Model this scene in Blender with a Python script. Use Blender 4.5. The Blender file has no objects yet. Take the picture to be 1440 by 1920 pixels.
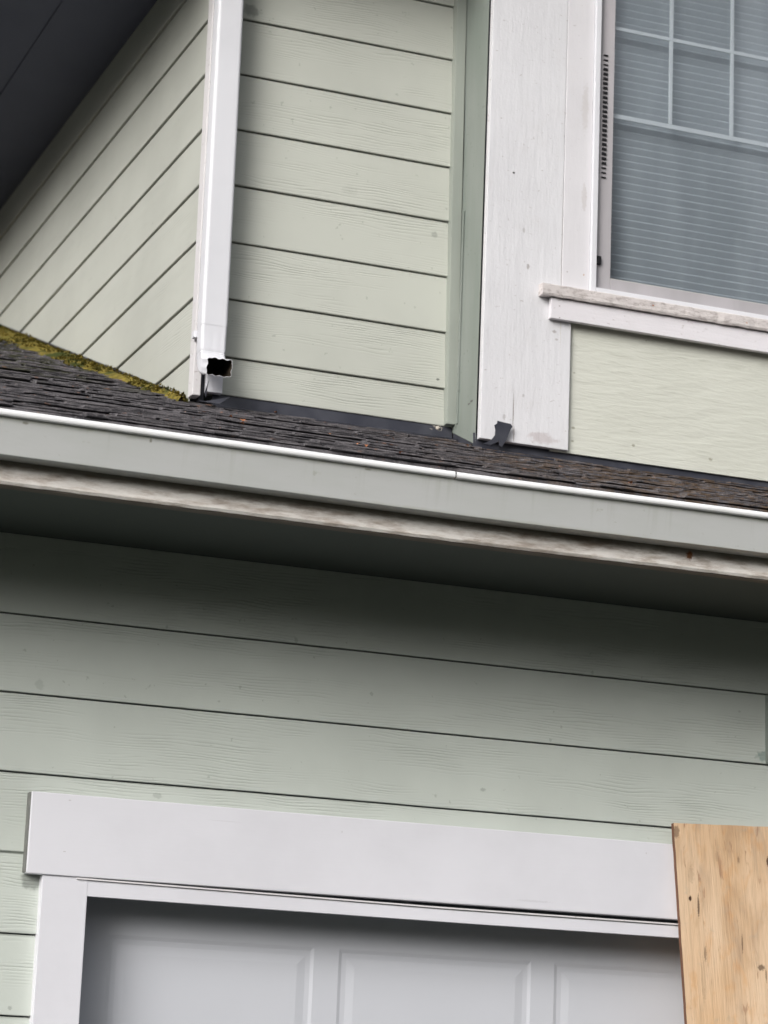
import bpy, bmesh, math, random
from mathutils import Vector, Matrix, noise
random.seed(7)
S = bpy.context.scene
C = S.collection

# ------------------------------------------------------------------ camera
# z = 0 is the camera height; the ground lies 1.6 m below.
YAW, PITCH, ROLL, F = math.radians(20.953), math.radians(13.205), math.radians(2.300), 4797.6
_f = Vector((math.sin(YAW)*math.cos(PITCH), math.cos(YAW)*math.cos(PITCH), math.sin(PITCH)))
_r0 = Vector((math.cos(YAW), -math.sin(YAW), 0)); _u0 = _r0.cross(_f)
_r = math.cos(ROLL)*_r0 + math.sin(ROLL)*_u0
_u = -math.sin(ROLL)*_r0 + math.cos(ROLL)*_u0
cd = bpy.data.cameras.new('camera'); cam = bpy.data.objects.new('camera', cd); C.objects.link(cam)
cam.matrix_world = Matrix(((_r.x, _u.x, -_f.x, 0), (_r.y, _u.y, -_f.y, 0), (_r.z, _u.z, -_f.z, 0), (0, 0, 0, 1)))
cd.sensor_fit = 'HORIZONTAL'; cd.sensor_width = 36; cd.lens = F/1440*36
cd.clip_start = .1; cd.clip_end = 2000
cd.dof.use_dof = True; cd.dof.focus_distance = 7.05; cd.dof.aperture_fstop = 5.0
S.camera = cam

def at(px, py, Y):                       # where the sight line of a photograph point meets the plane at depth Y
    v = _f + (px-720)/F*_r - (py-960)/F*_u
    return v*(Y/v.y)

# ------------------------------------------------------------------ light
SUN_EL, SUN_AZ = math.radians(22), math.radians(229)      # azimuth from +Y clockwise: in front of the house, to the left
w = bpy.data.worlds.new('World'); S.world = w; w.use_nodes = True
nt = w.node_tree; nt.nodes.clear()
sky = nt.nodes.new('ShaderNodeTexSky'); sky.sky_type = 'NISHITA'; sky.sun_disc = False
sky.sun_elevation = SUN_EL; sky.sun_rotation = SUN_AZ; sky.dust_density = 6; sky.air_density = 1.0; sky.ozone_density = 1
hs = nt.nodes.new('ShaderNodeHueSaturation'); hs.inputs['Saturation'].default_value = .28
tc = nt.nodes.new('ShaderNodeTexCoord'); cn = nt.nodes.new('ShaderNodeTexNoise'); cn.inputs['Scale'].default_value = 10; cn.inputs['Detail'].default_value = 5
cr = nt.nodes.new('ShaderNodeMapRange'); cr.inputs[1].default_value = .3; cr.inputs[2].default_value = .7; cr.inputs[3].default_value = .2; cr.inputs[4].default_value = 1.8
mx = nt.nodes.new('ShaderNodeVectorMath'); mx.operation = 'SCALE'
bg = nt.nodes.new('ShaderNodeBackground'); bg.inputs['Strength'].default_value = .11
wo = nt.nodes.new('ShaderNodeOutputWorld')
L = nt.links.new
L(sky.outputs[0], hs.inputs['Color']); L(hs.outputs[0], mx.inputs[0]); L(tc.outputs['Generated'], cn.inputs['Vector'])
sx = nt.nodes.new('ShaderNodeSeparateXYZ'); L(tc.outputs['Generated'], sx.inputs[0])      # overcast: the cloud deck is brighter overhead than near the horizon
el = nt.nodes.new('ShaderNodeMapRange'); L(sx.outputs[2], el.inputs[0]); el.inputs[1].default_value = 0; el.inputs[2].default_value = .9; el.inputs[3].default_value = .05; el.inputs[4].default_value = 2.2
ml = nt.nodes.new('ShaderNodeMath'); ml.operation = 'MULTIPLY'; L(cr.outputs[0], ml.inputs[0]); L(el.outputs[0], ml.inputs[1])
L(cn.outputs['Fac'], cr.inputs[0]); L(ml.outputs[0], mx.inputs['Scale']); L(mx.outputs[0], bg.inputs['Color']); L(bg.outputs[0], wo.inputs['Surface'])
sd = bpy.data.lights.new('sun', 'SUN'); sd.energy = 1.5; sd.angle = math.radians(31); sd.color = (1, .985, .975)
so = bpy.data.objects.new('sun', sd); C.objects.link(so)
sdir = Vector((math.sin(SUN_AZ)*math.cos(SUN_EL), math.cos(SUN_AZ)*math.cos(SUN_EL), math.sin(SUN_EL)))
so.rotation_euler = sdir.to_track_quat('Z', 'Y').to_euler(); so.location = sdir*20
S.view_settings.view_transform = 'Standard'; S.view_settings.look = 'None'; S.view_settings.gamma = 1
S.view_settings.exposure = .45

# ------------------------------------------------------------------ materials
def srgb(r, g, b): return tuple(((c/255)/12.92 if c/255 <= .04045 else ((c/255+.055)/1.055)**2.4) for c in (r, g, b)) + (1,)
class Mat:
    def __init__(s, name, rough=.6, spec=.4):
        s.m = bpy.data.materials.new(name); s.m.use_nodes = True; s.t = s.m.node_tree
        s.b = s.t.nodes['Principled BSDF']; s.b.inputs['Roughness'].default_value = rough
        s.b.inputs['Specular IOR Level'].default_value = spec
        s.pos = s.t.nodes.new('ShaderNodeNewGeometry').outputs['Position']
    def put(s, inp, v):
        if hasattr(v, 'is_output') or isinstance(v, bpy.types.NodeSocket): s.t.links.new(v, inp)
        else: inp.default_value = v
    def node(s, ty, out=0, props=None, **ins):
        n = s.t.nodes.new(ty)
        for k, v in (props or {}).items(): setattr(n, k, v)
        for k, v in ins.items():
            s.put(n.inputs[int(k[1:])] if k[0] == '_' and k[1:].isdigit() else n.inputs[k], v)
        return n.outputs[out]
    def math(s, op, a, b=0.0, c=0.0): return s.node('ShaderNodeMath', 0, {'operation': op}, _0=a, _1=b, _2=c)
    def xyz(s, v): 
        n = s.t.nodes.new('ShaderNodeSeparateXYZ'); s.t.links.new(v, n.inputs[0]); return n.outputs
    def comb(s, x, y, z): return s.node('ShaderNodeCombineXYZ', 0, None, _0=x, _1=y, _2=z)
    def scale(s, v, sc): return s.node('ShaderNodeVectorMath', 0, {'operation': 'MULTIPLY'}, _0=v, _1=sc)
    def noise(s, v, scale=5, detail=3, rough=.5, dist=0): return s.node('ShaderNodeTexNoise', 0, None, Vector=v, Scale=float(scale), Detail=float(detail), Roughness=rough, Distortion=float(dist))
    def ramp(s, v, a, b, lo=0., hi=1.): 
        n = s.node('ShaderNodeMapRange', 0, {'interpolation_type': 'SMOOTHSTEP'}, _0=v, _1=a, _2=b, _3=lo, _4=hi); return n
    def mix(s, f, a, b): return s.node('ShaderNodeMix', 2, {'data_type': 'RGBA'}, _0=f, _6=a, _7=b)
    def spot(s, p, rx, rz, ry=.2, wob=.35):       # a stain with a ragged outline centred on a point
        d = s.node('ShaderNodeVectorMath', 0, {'operation': 'SUBTRACT'}, _0=s.pos, _1=tuple(p))
        d = s.scale(d, (1/rx, 1/ry, 1/rz)); ln = s.node('ShaderNodeVectorMath', 1, {'operation': 'LENGTH'}, _0=d)
        n = s.noise(s.scale(s.pos, (1, 1, 1)), 1.4/min(rx, rz), 3)
        ln = s.math('ADD', ln, s.math('MULTIPLY', s.math('SUBTRACT', n, .5), wob*4))
        return s.ramp(ln, .55, 1.1, 1., 0.)
    def color(s, c): s.put(s.b.inputs['Base Color'], c)
    def bump(s, h, strength=.5, dist=.002, prev=None):
        k = dict(Strength=strength, Distance=dist, Height=h)
        if prev is not None: k['Normal'] = prev
        return s.node('ShaderNodeBump', 0, None, **k)
    def normal(s, n): s.put(s.b.inputs['Normal'], n)

def grain(m, axis, pitch, z0, period=.0085, strength=.5):
    """embossed wood grain running along one axis, a different stretch of it on every board"""
    x, y, z = m.xyz(m.pos)
    a = x if axis == 'x' else y
    idx = m.math('FLOOR', m.math('DIVIDE', m.math('SUBTRACT', z, z0), pitch))
    a2 = m.math('ADD', a, m.math('MULTIPLY', idx, 3.71)); z2 = m.math('ADD', z, m.math('MULTIPLY', idx, 1.37))
    p = m.comb(a2, 0., z2)
    warp = m.noise(m.scale(p, (2.6, 1, 11)), 1, 2, .5)
    fine = m.noise(m.scale(p, (14, 1, 60)), 1, 2, .5)
    ph = m.math('ADD', m.math('MULTIPLY', z2, 2*math.pi/period), m.math('MULTIPLY', warp, 34.))
    ph = m.math('ADD', ph, m.math('MULTIPLY', fine, 2.2))
    wv = m.math('POWER', m.math('MULTIPLY_ADD', m.math('SINE', ph), .5, .5), 2.5)
    mask = m.ramp(m.noise(m.scale(p, (1.7, 1, 9)), 1, 3), .42, .62)
    broken = m.ramp(m.noise(m.scale(p, (6, 1, 40)), 1, 2), .35, .6)
    return m.math('MULTIPLY', m.math('MULTIPLY', wv, mask), broken), mask

def siding(name, base, axis, pitch, z0, spots=(), strength=.55, tone=.07):
    m = Mat(name, .55, .3)
    g, mask = grain(m, axis, pitch, z0)
    big = m.noise(m.pos, 2.2, 4, .55); fine = m.noise(m.pos, 190, 2, .6)
    c = m.mix(m.ramp(big, .3, .72), base, tuple(v*(1-tone*1.6) for v in base[:3])+(1,))
    c = m.mix(m.math('MULTIPLY', g, .16), c, tuple(v*.45 for v in base[:3])+(1,))
    spk = m.ramp(m.noise(m.pos, 48, 2, .5), .715, .76)
    c = m.mix(m.math('MULTIPLY', spk, .3), c, (.14, .16, .12, 1))
    for (p, rx, rz, col, f) in spots: c = m.mix(m.math('MULTIPLY', m.spot(p, rx, rz), f), c, col)
    m.color(c)
    n = m.bump(m.math('ADD', m.math('MULTIPLY', g, -1), m.math('MULTIPLY', fine, .12)), strength, .0016)
    n = m.bump(big, .25, .006, n)
    m.normal(n); return m.m

GREEN = (.485, .50, .45, 1); GREEN2 = (.525, .563, .52, 1); TRIMG = (.242, .265, .245, 1)
U = 6.928
M = {}
dk = (.07, .08, .07, 1)
M['upper'] = siding('sage lap siding', GREEN, 'x', .1785, .006, [(at(470, 20, U), .035, .02, dk, .45), (at(655, 357, U), .03, .018, dk, .08), (at(815, 440, U), .012, .012, dk, .3), (at(820, 712, U), .006, .004, dk, .8)])
M['side'] = siding('sage lap siding of the side wall', (.49, .502, .455, 1), 'y', .1785, .006, [(at(330, 280, U), .02, .2, (.6, .6, .55, 1), .2)], .4)
M['lower'] = siding('sage wide lap siding', GREEN2, 'x', .2095, -.003, [(at(74, 1284, 6.6), .014, .016, dk, .16), (at(296, 1492, 6.6), .016, .008, dk, .25), (at(905, 1481, 6.6), .010, .006, dk, .35), (at(60, 1652, 6.6), .035, .028, dk, .5), (at(1432, 1418, 6.6), .03, .018, (.12, .2, .18, 1), .55), (at(18, 1890, 6.6), .006, .006, dk, .35)], .68)
m = Mat('sage painted plywood panel', .6, .25)          # bay panel: combed rough texture
x, y, z = m.xyz(m.pos)
pn = m.noise(m.scale(m.pos, (9, 1, 62)), 1, 3, .6, .6); p2 = m.noise(m.scale(m.pos, (26, 1, 110)), 1, 2, .5)
c = m.mix(m.ramp(m.noise(m.pos, 3, 3), .3, .7), (.575, .585, .525, 1), (.54, .55, .49, 1))
c = m.mix(m.math('MULTIPLY', m.ramp(pn, .6, .72), .16), c, (.2, .21, .16, 1))
for (px, py, rr) in ((1073, 803, .007), (1072, 828, .005), (1186, 836, .007), (1330, 862, .008), (1075, 700, .004), (1210, 640, .003)): c = m.mix(m.math('MULTIPLY', m.spot(at(px, py, 6.74), rr, rr*.7), .6), c, (.2, .19, .13, 1))
m.color(c); m.normal(m.bump(m.math('ADD', pn, m.math('MULTIPLY', p2, .4)), .75, .0035)); M['baypanel'] = m.m
m = Mat('darker green trim paint', .5, .3)
n1 = m.noise(m.scale(m.pos, (8, 8, 2.2)), 1, 4)
c = m.mix(m.ramp(n1, .35, .7), TRIMG, (.20, .23, .205, 1))
for (px, py, Y, rx, rz) in ((857, 352, 6.85, .012, .012), (866, 330, 6.83, .006, .016), (884, 752, 6.78, .007, .005), (878, 757, 6.8, .006, .004)): c = m.mix(m.math('MULTIPLY', m.spot(at(px, py, Y), rx, rz, .012), .85), c, (.07, .06, .065, 1))
spk = m.ramp(m.noise(m.pos, 60, 2), .68, .74); c = m.mix(m.math('MULTIPLY', spk, .4), c, (.1, .12, .1, 1))
m.color(c); m.normal(m.bump(n1, .3, .003)); M['greentrim'] = m.m

m = Mat('sage trim paint', .5, .3); n1 = m.noise(m.scale(m.pos, (8, 8, 2.2)), 1, 4); m.color(m.mix(m.ramp(n1, .35, .7), (.31, .335, .30, 1), (.27, .295, .265, 1))); m.normal(m.bump(n1, .3, .003)); M['sagetrim'] = m.m
def white(name, base=(.76, .745, .76, 1), worn=.0, rough=.5, spots=(), vertical=True, bumpk=.4):
    m = Mat(name, rough, .35)
    sc = (30, 30, 5) if vertical else (5, 5, 40)
    g = m.noise(m.scale(m.pos, sc), 1.6, 4, .6); blot = m.noise(m.pos, 3.1, 4, .6); fine = m.noise(m.pos, 120, 2)
    c = m.mix(m.ramp(blot, .35, .75), base, tuple(v*.93 for v in base[:3])+(1,))
    if worn > 0:
        chips = m.ramp(m.noise(m.scale(m.pos, (26, 26, 60)), 1.5, 4, .65), .66-.1*worn, .76-.1*worn)
        c = m.mix(m.math('MULTIPLY', chips, .55), c, (.30, .26, .25, 1))
        sm = m.ramp(m.noise(m.pos, 9, 4, .65), .55, .8); c = m.mix(m.math('MULTIPLY', sm, .35*worn), c, (.42, .38, .35, 1))
    for (p, rx, rz, col, f) in spots: c = m.mix(m.math('MULTIPLY', m.spot(p, rx, rz), f), c, col)
    m.color(c)
    m.normal(m.bump(m.math('ADD', g, m.math('MULTIPLY', fine, .3)), bumpk, .0015+.002*worn)); return m.m
br = (.16, .12, .10, 1)
M['white'] = white('white painted metal', (.66, .665, .70, 1), 0, .5, (), True, .12)
M['header'] = white('smooth white painted board', (.70, .70, .745, 1), 0, .5, [(at(130, 1501, 6.57), .004, .002, br, .3), (at(120, 1597, 6.57), .004, .0015, br, .35), (at(640, 1560, 6.57), .003, .003, br, .18), (at(1210, 1600, 6.57), .003, .003, br, .2), (at(420, 1540, 6.57), .05, .0015, br, .10), (at(255, 1489, 6.57), .006, .002, br, .4), (at(1000, 1690, 6.57), .06, .004, (.4, .4, .42, 1), .25)], False, .18)
B = 6.71
M['corner'] = white('white painted rough sawn trim', (.655, .655, .68, 1), .35, .6,
    [(at(966, 322, B), .0045, .0035, (.02, .02, .02, 1), 1), (at(993, 498, B), .006, .010, br, .5), (at(985, 430, B), .004, .010, br, .35), (at(965, 770, B), .0018, .07, br, .75), (at(966, 812, B), .002, .03, br, .7),
     (at(912, 395, B), .006, .006, br, .6), (at(1042, 620, B), .008, .005, br, .5), (at(1046, 635, B), .006, .004, br, .4), (at(1020, 820, B), .05, .02, (.4, .34, .34, 1), .5), (at(948, 780, B), .006, .01, br, .3),
     (at(984, 740, B), .004, .006, br, .35), (at(1057, 480, B), .003, .3, (.45, .40, .30, 1), .5)], True, .8)
M['casing'] = white('white painted window casing', (.65, .64, .665, 1), .25, .6, [(at(1066, 508, B), .003, .002, br, .6), (at(1097, 514, B), .003, .003, (.4, .2, .08, 1), .7), (at(1100, 200, B), .012, .09, (.45, .42, .40, 1), .35), (at(1098, 370, B), .01, .05, (.42, .38, .36, 1), .35)])
M['sill'] = white('weathered peeling white paint', (.60, .56, .55, 1), 1.4, .75, [(at(1020, 553, 6.67), .02, .008, (.10, .06, .07, 1), .9), (at(1229, 570, 6.67), .004, .003, (.35, .12, .04, 1), .9), (at(1405, 603, 6.67), .003, .003, (.4, .15, .05, 1), .8), (at(1438, 622, 6.67), .006, .006, (.10, .04, .03, 1), .9)], False, 1.0)
M['apron'] = white('white painted apron board', (.70, .68, .71, 1), .3, .6, [(at(1052, 572, 6.69), .003, .002, br, .7), (at(1052, 594, 6.69), .003, .002, br, .7)], False, .6)
M['pinktrim'] = white('old pinkish white corner trim', (.64, .625, .635, 1), .6, .65)
# fascia: stained
m = Mat('stained primed fascia board', .75, .2)
st = m.noise(m.scale(m.pos, (11, 1, 60)), 1, 6, .7); st2 = m.noise(m.scale(m.pos, (1.6, 1, 8)), 1, 4, .6)
c = m.mix(m.ramp(st, .42, .70), (.86, .83, .79, 1), (.58, .51, .45, 1))
c = m.mix(m.ramp(m.math('ADD', st2, m.math('MULTIPLY', st, .25)), .58, .80, 0., .65), c, (.27, .205, .16, 1))
x, y, z = m.xyz(m.pos)
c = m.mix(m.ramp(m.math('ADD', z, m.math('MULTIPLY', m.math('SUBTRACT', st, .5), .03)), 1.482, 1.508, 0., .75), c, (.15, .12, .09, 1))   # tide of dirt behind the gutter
c = m.mix(m.spot(at(1283, 1045, 6.03), .012, .014), c, (.22, .10, .05, 1))
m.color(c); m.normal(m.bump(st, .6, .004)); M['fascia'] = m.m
# gutter
m = Mat('pale green grey gutter enamel', .38, .5)
bl = m.noise(m.scale(m.pos, (2.2, 1, 9)), 1, 4, .6); dots = m.ramp(m.noise(m.scale(m.pos, (1, 1, 1.4)), 33, 3, .6), .67, .73)
c = m.mix(m.ramp(bl, .35, .75), (.475, .485, .48, 1), (.44, .455, .44, 1))
x, y, z = m.xyz(m.pos)
grime_shade = m.math('MULTIPLY', m.ramp(m.math('ADD', z, m.math('MULTIPLY', m.noise(m.scale(m.pos, (14, 1, 30)), 1, 4, .6), .02)), 1.600, 1.618), m.ramp(y, 5.922, 5.927, 0., 1.))
c = m.mix(m.math('MULTIPLY', grime_shade, .6), c, (.22, .23, .17, 1))
c = m.mix(m.math('MULTIPLY', dots, .35), c, (.25, .24, .18, 1))
drip = m.math('MULTIPLY', m.ramp(m.noise(m.scale(m.pos, (34, 1, 2.2)), 1, 3, .6), .56, .74), m.ramp(z, 1.50, 1.60))
c = m.mix(m.math('MULTIPLY', drip, .22), c, (.27, .27, .22, 1))
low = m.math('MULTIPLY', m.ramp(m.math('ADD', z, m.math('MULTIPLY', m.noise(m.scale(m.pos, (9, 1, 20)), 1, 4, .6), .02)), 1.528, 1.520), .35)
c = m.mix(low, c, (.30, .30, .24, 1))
for (px, py, rx, rz) in ((48, 793, .009, .004), (283, 826, .004, .006), (683, 874, .012, .004), (855, 890, .008, .006), (690, 880, .01, .003)): c = m.mix(m.math('MULTIPLY', m.spot(at(px, py, 5.93), rx, rz, .03), .75), c, (.17, .16, .12, 1))
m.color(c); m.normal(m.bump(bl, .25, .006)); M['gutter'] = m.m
m = Mat('gutter lip lightened as skylit', .3, .5); m.color(m.mix(m.ramp(m.noise(m.pos, 14, 4), .5, .8, 0., .4), (.86, .87, .88, 1), (.68, .68, .66, 1))); M['lip'] = m.m  # skylight on the upturned lip is put into this lighter colour
# shingles
m = Mat('weathered asphalt shingle', .95, .15)
n1 = m.noise(m.scale(m.pos, (9, 30, 30)), 1, 5, .7); n2 = m.noise(m.pos, 260, 3, .8); n3 = m.noise(m.pos, 1.6, 3)
x, y, z = m.xyz(m.pos)
c = m.mix(m.ramp(n1, .3, .7), (.040, .039, .045, 1), (.185, .175, .185, 1))
c = m.mix(m.ramp(n2, .48, .66, 0., .5), c, (.32, .30, .31, 1))
warm = m.math('MULTIPLY', m.ramp(m.math('ADD', x, m.math('MULTIPLY', n3, 1.2)), 2.9, 3.9), m.ramp(m.noise(m.pos, 22, 4, .65), .42, .6))
c = m.mix(m.math('MULTIPLY', warm, .7), c, (.15, .10, .06, 1))
deb = m.ramp(m.noise(m.scale(m.pos, (28, 40, 40)), 1, 3, .6), .64, .72); c = m.mix(m.math('MULTIPLY', deb, .8), c, (.30, .18, .135, 1))
gm = m.math('MULTIPLY', m.ramp(m.noise(m.pos, 11, 4, .6), .48, .62), m.ramp(y, 6.6, 7.6)); c = m.mix(m.math('MULTIPLY', gm, .7), c, (.05, .055, .02, 1))
m.color(c); m.normal(m.bump(m.math('ADD', n2, n1), .8, .004)); M['shingle'] = m.m
m = Mat('dark metal flashing', .45, .4); n1 = m.noise(m.pos, 12, 4)
m.color(m.mix(m.ramp(n1, .35, .7), (.028, .030, .042, 1), (.05, .052, .065, 1))); m.normal(m.bump(n1, .3, .004)); M['flash'] = m.m
m = Mat('moss', 1, .1); n1 = m.noise(m.pos, 38, 4, .6); n2 = m.noise(m.pos, 9, 3)
c = m.mix(m.ramp(n1, .35, .65), (.10, .085, .022, 1), (.23, .18, .040, 1)); m.color(m.mix(m.ramp(n2, .45, .65), c, (.045, .055, .016, 1))); M['moss'] = m.m
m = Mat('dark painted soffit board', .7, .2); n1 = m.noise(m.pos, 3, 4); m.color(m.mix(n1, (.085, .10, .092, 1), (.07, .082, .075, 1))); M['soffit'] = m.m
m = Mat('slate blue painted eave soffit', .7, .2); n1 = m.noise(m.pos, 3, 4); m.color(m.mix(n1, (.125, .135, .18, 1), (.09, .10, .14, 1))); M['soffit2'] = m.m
# plywood sheet
m = Mat('weathered fir plywood', .7, .25)
tcn = m.t.nodes.new('ShaderNodeTexCoord').outputs['Object']
pg = m.noise(m.scale(tcn, (9, 1, 1.6)), 1, 5, .6, 1.2); pf = m.noise(m.scale(tcn, (120, 1, 7)), 1, 3, .6); pb = m.noise(m.scale(tcn, (3.5, 1, 1.5)), 1, 3)
c = m.mix(m.ramp(pg, .3, .72), (.67, .465, .29, 1), (.56, .37, .215, 1))
c = m.mix(m.ramp(pb, .42, .62, 0., .7), c, (.72, .55, .39, 1))
pc = m.noise(m.scale(tcn, (8, 1, 3.2)), 1, 4, .6, .8); c = m.mix(m.ramp(pc, .50, .68, 0., .55), c, (.46, .29, .16, 1))
c = m.mix(m.ramp(m.noise(m.scale(tcn, (20, 1, 5)), 1, 4, .6, .6), .50, .78, 0., .55), c, (.34, .26, .20, 1))
c = m.mix(m.ramp(m.noise(m.scale(tcn, (45, 1, 9)), 1, 4, .65, 1.), .60, .74, 0., .7), c, (.28, .13, .07, 1))
c = m.mix(m.ramp(m.noise(m.scale(tcn, (17, 1, 8)), 1.3, 3, .6, .3), .52, .74, 0., .6), c, (.58, .31, .13, 1))
c = m.mix(m.ramp(m.noise(m.scale(tcn, (24, 1, 24)), 1, 3, .6), .60, .80, 0., .45), c, (.36, .34, .28, 1))
c = m.mix(m.ramp(pf, .45, .72, 0., .35), c, (.40, .27, .17, 1))
PL = 6.53
for (px, py, rx, rz, f) in ((1291, 1685, .006, .008, 1), (1306, 1700, .004, .036, .8), (1385, 1770, .003, .03, .7), (1418, 1815, .012, .01, .7), (1427, 1830, .003, .022, .6), (1315, 1790, .005, .024, .5), (1295, 1640, .010, .03, .2), (1345, 1605, .007, .02, .2), (1385, 1612, .004, .012, .5), (1440, 1615, .005, .015, .9), (1270, 1560, .012, .02, .6), (1310, 1840, .008, .07, .15)):
    c = m.mix(m.math('MULTIPLY', m.spot(at(px, py, PL), rx, rz, .2), f), c, (.07, .035, .02, 1))
m.color(c); m.normal(m.bump(m.math('ADD', pg, m.math('MULTIPLY', pf, .9)), .6, .003)); M['ply'] = m.m
m = Mat('plywood edge', .8, .2); m.color(m.mix(m.noise(m.pos, 40, 3), (.20, .10, .06, 1), (.10, .055, .04, 1))); M['plyedge'] = m.m
m = Mat('weathered drip strip', .8, .2); m.color(m.mix(m.noise(m.scale(m.pos, (9, 1, 60)), 1, 4), (.22, .19, .16, 1), (.10, .085, .07, 1))); M['drip'] = m.m
m = Mat('brushed white garage door steel', .45, .4); pb = m.noise(m.scale(m.pos, (60, 1, 6)), 1, 3)
m.color(m.mix(m.ramp(m.noise(m.pos, 2, 3), .3, .7), (.565, .58, .62, 1), (.54, .555, .595, 1))); m.normal(m.bump(pb, .06, .001)); M['door'] = m.m
m = Mat('greyed vinyl sash', .5, .35); m.color(m.mix(m.ramp(m.noise(m.scale(m.pos, (6, 6, 2)), 1.5, 4), .3, .7), (.44, .42, .44, 1), (.37, .355, .37, 1))); M['sash'] = m.m
m = Mat('pale window grille', .4, .4); m.color((.62, .66, .68, 1)); M['grille'] = m.m
m = Mat('blind slat', .5, .35); m.color(m.mix(m.ramp(m.noise(m.scale(m.pos, (7, 1, 1.2)), 1, 4), .35, .65), (.45, .49, .52, 1), (.35, .39, .415, 1))); M['slat'] = m.m
m = Mat('black rubber', .6, .3); m.color((.012, .012, .014, 1)); M['black'] = m.m
m = Mat('grey header end shade', .8, .2); m.color(m.mix(m.noise(m.pos, 40, 3), (.10, .105, .10, 1), (.22, .225, .21, 1))); M['grime_shade'] = m.m  # dark grey that paints the shaded end face of the header
m = Mat('downspout inside grime', .8, .2); m.color(m.mix(m.noise(m.pos, 30, 3), (.02, .017, .014, 1), (.06, .045, .03, 1))); M['inside'] = m.m
m = Mat('dark room paint', .8, .2); m.color((.10, .11, .12, 1)); M['room'] = m.m
m = Mat('dry leaf', .7, .2); m.color(m.mix(m.ramp(m.noise(m.pos, 25, 2), .4, .6), (.30, .12, .06, 1), (.42, .22, .10, 1))); M['leaf'] = m.m
m = Mat('pale cobweb fluff', .9, .1); m.color((.50, .46, .40, 1)); M['fluff'] = m.m
m = Mat('concrete driveway', .85, .2); m.color(m.mix(m.noise(m.pos, 3, 5), (.035, .035, .035, 1), (.05, .05, .048, 1))); M['drive'] = m.m
m = Mat('dull grass ground', .95, .1); m.color(m.mix(m.noise(m.pos, 2, 5), (.020, .030, .013, 1), (.035, .045, .02, 1))); M['grass'] = m.m
m = Mat('evergreen foliage', .8, .2); m.color(m.mix(m.noise(m.pos, 1.5, 3), (.022, .04, .016, 1), (.05, .075, .03, 1))); M['foliage'] = m.m
m = Mat('window glass', .0, .5)                                    # clear pane: mirror at its Fresnel share, clear otherwise
t = m.t; t.nodes.remove(m.b); out = [n for n in t.nodes if n.type == 'OUTPUT_MATERIAL'][0]
geo = t.nodes.new('ShaderNodeNewGeometry'); cs = m.math('ABSOLUTE', m.node('ShaderNodeVectorMath', 1, {'operation': 'DOT_PRODUCT'}, _0=geo.outputs['Normal'], _1=geo.outputs['Incoming']))
fr = m.math('MULTIPLY_ADD', m.math('POWER', m.math('SUBTRACT', 1., cs), 5.), .90, .10)
gl = m.node('ShaderNodeBsdfGlossy', 0, None, Roughness=.03, Color=(.95, .97, 1, 1))
tr = m.node('ShaderNodeBsdfTransparent', 0, None, Color=(.93, .94, .95, 1))
ms = t.nodes.new('ShaderNodeMixShader'); t.links.new(fr, ms.inputs[0]); t.links.new(tr, ms.inputs[1]); t.links.new(gl, ms.inputs[2]); t.links.new(ms.outputs[0], out.inputs[0])
M['glass'] = m.m

# ------------------------------------------------------------------ mesh helpers
def tag(o, label=None, cat=None, group=None, kind=None):
    for k, v in (('label', label), ('category', cat), ('group', group), ('kind', kind)):
        if v: o[k] = v
    return o
def empty(name, loc):
    o = bpy.data.objects.new(name, None); C.objects.link(o); o.location = loc; o.empty_display_size = .2; return o
class MB:
    def __init__(s): s.v = []; s.f = []; s.m = []; s.mats = []
    def face(s, vs, mi=0):
        n = len(s.v); s.v += [tuple(p) for p in vs]; s.f.append(tuple(range(n, n+len(vs)))); s.m.append(mi)
    def box(s, a, b, mi=0, lean=0., bev=0.0015):
        (x0, y0, z0), (x1, y1, z1) = a, b
        bm = bmesh.new(); r = bmesh.ops.create_cube(bm, size=1)
        for v in bm.verts: v.co = Vector(((x0+x1)/2+v.co.x*(x1-x0), (y0+y1)/2+v.co.y*(y1-y0), (z0+z1)/2+v.co.z*(z1-z0)))
        if bev: bmesh.ops.bevel(bm, geom=bm.edges[:], offset=min(bev, .3*min(x1-x0, y1-y0, z1-z0)), segments=2, profile=.6, affect='EDGES')
        for v in bm.verts: v.co.x += lean*(v.co.z-2.1)
        s.addbm(bm, mi)
    def addbm(s, bm, mi=0):
        n = len(s.v); bm.verts.index_update(); s.v += [tuple(v.co) for v in bm.verts]
        for f in bm.faces: s.f.append(tuple(v.index+n for v in f.verts)); s.m.append(mi)
        bm.free()
    def grid(s, rows, mi=0, closed=False):
        n = len(s.v); k = len(rows[0])
        for r in rows: s.v += [tuple(p) for p in r]
        for i in range(len(rows)-1):
            for j in range(k if closed else k-1):
                j2 = (j+1) % k
                s.f.append((n+i*k+j, n+i*k+j2, n+(i+1)*k+j2, n+(i+1)*k+j)); s.m.append(mi)
    def build(s, name, mats, parent=None, smooth=False, fix=True):
        me = bpy.data.meshes.new(name); org = parent_origin(parent)
        me.from_pydata([(a-org.x, b-org.y, c-org.z) for a, b, c in s.v], [], s.f)
        if not isinstance(mats, (list, tuple)): mats = [mats]
        for mt in mats: me.materials.append(mt)
        for p, mi in zip(me.polygons, s.m): p.material_index = mi; p.use_smooth = smooth
        if fix:
            bm = bmesh.new(); bm.from_mesh(me); bmesh.ops.remove_doubles(bm, verts=bm.verts, dist=1e-5); bmesh.ops.recalc_face_normals(bm, faces=bm.faces); bm.to_mesh(me); bm.free()
        o = bpy.data.objects.new(name, me); C.objects.link(o)
        if parent: o.parent = parent
        return o
def parent_origin(p):
    v = Vector((0, 0, 0))
    while p is not None: v += Vector(p.location); p = p.parent
    return v
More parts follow.
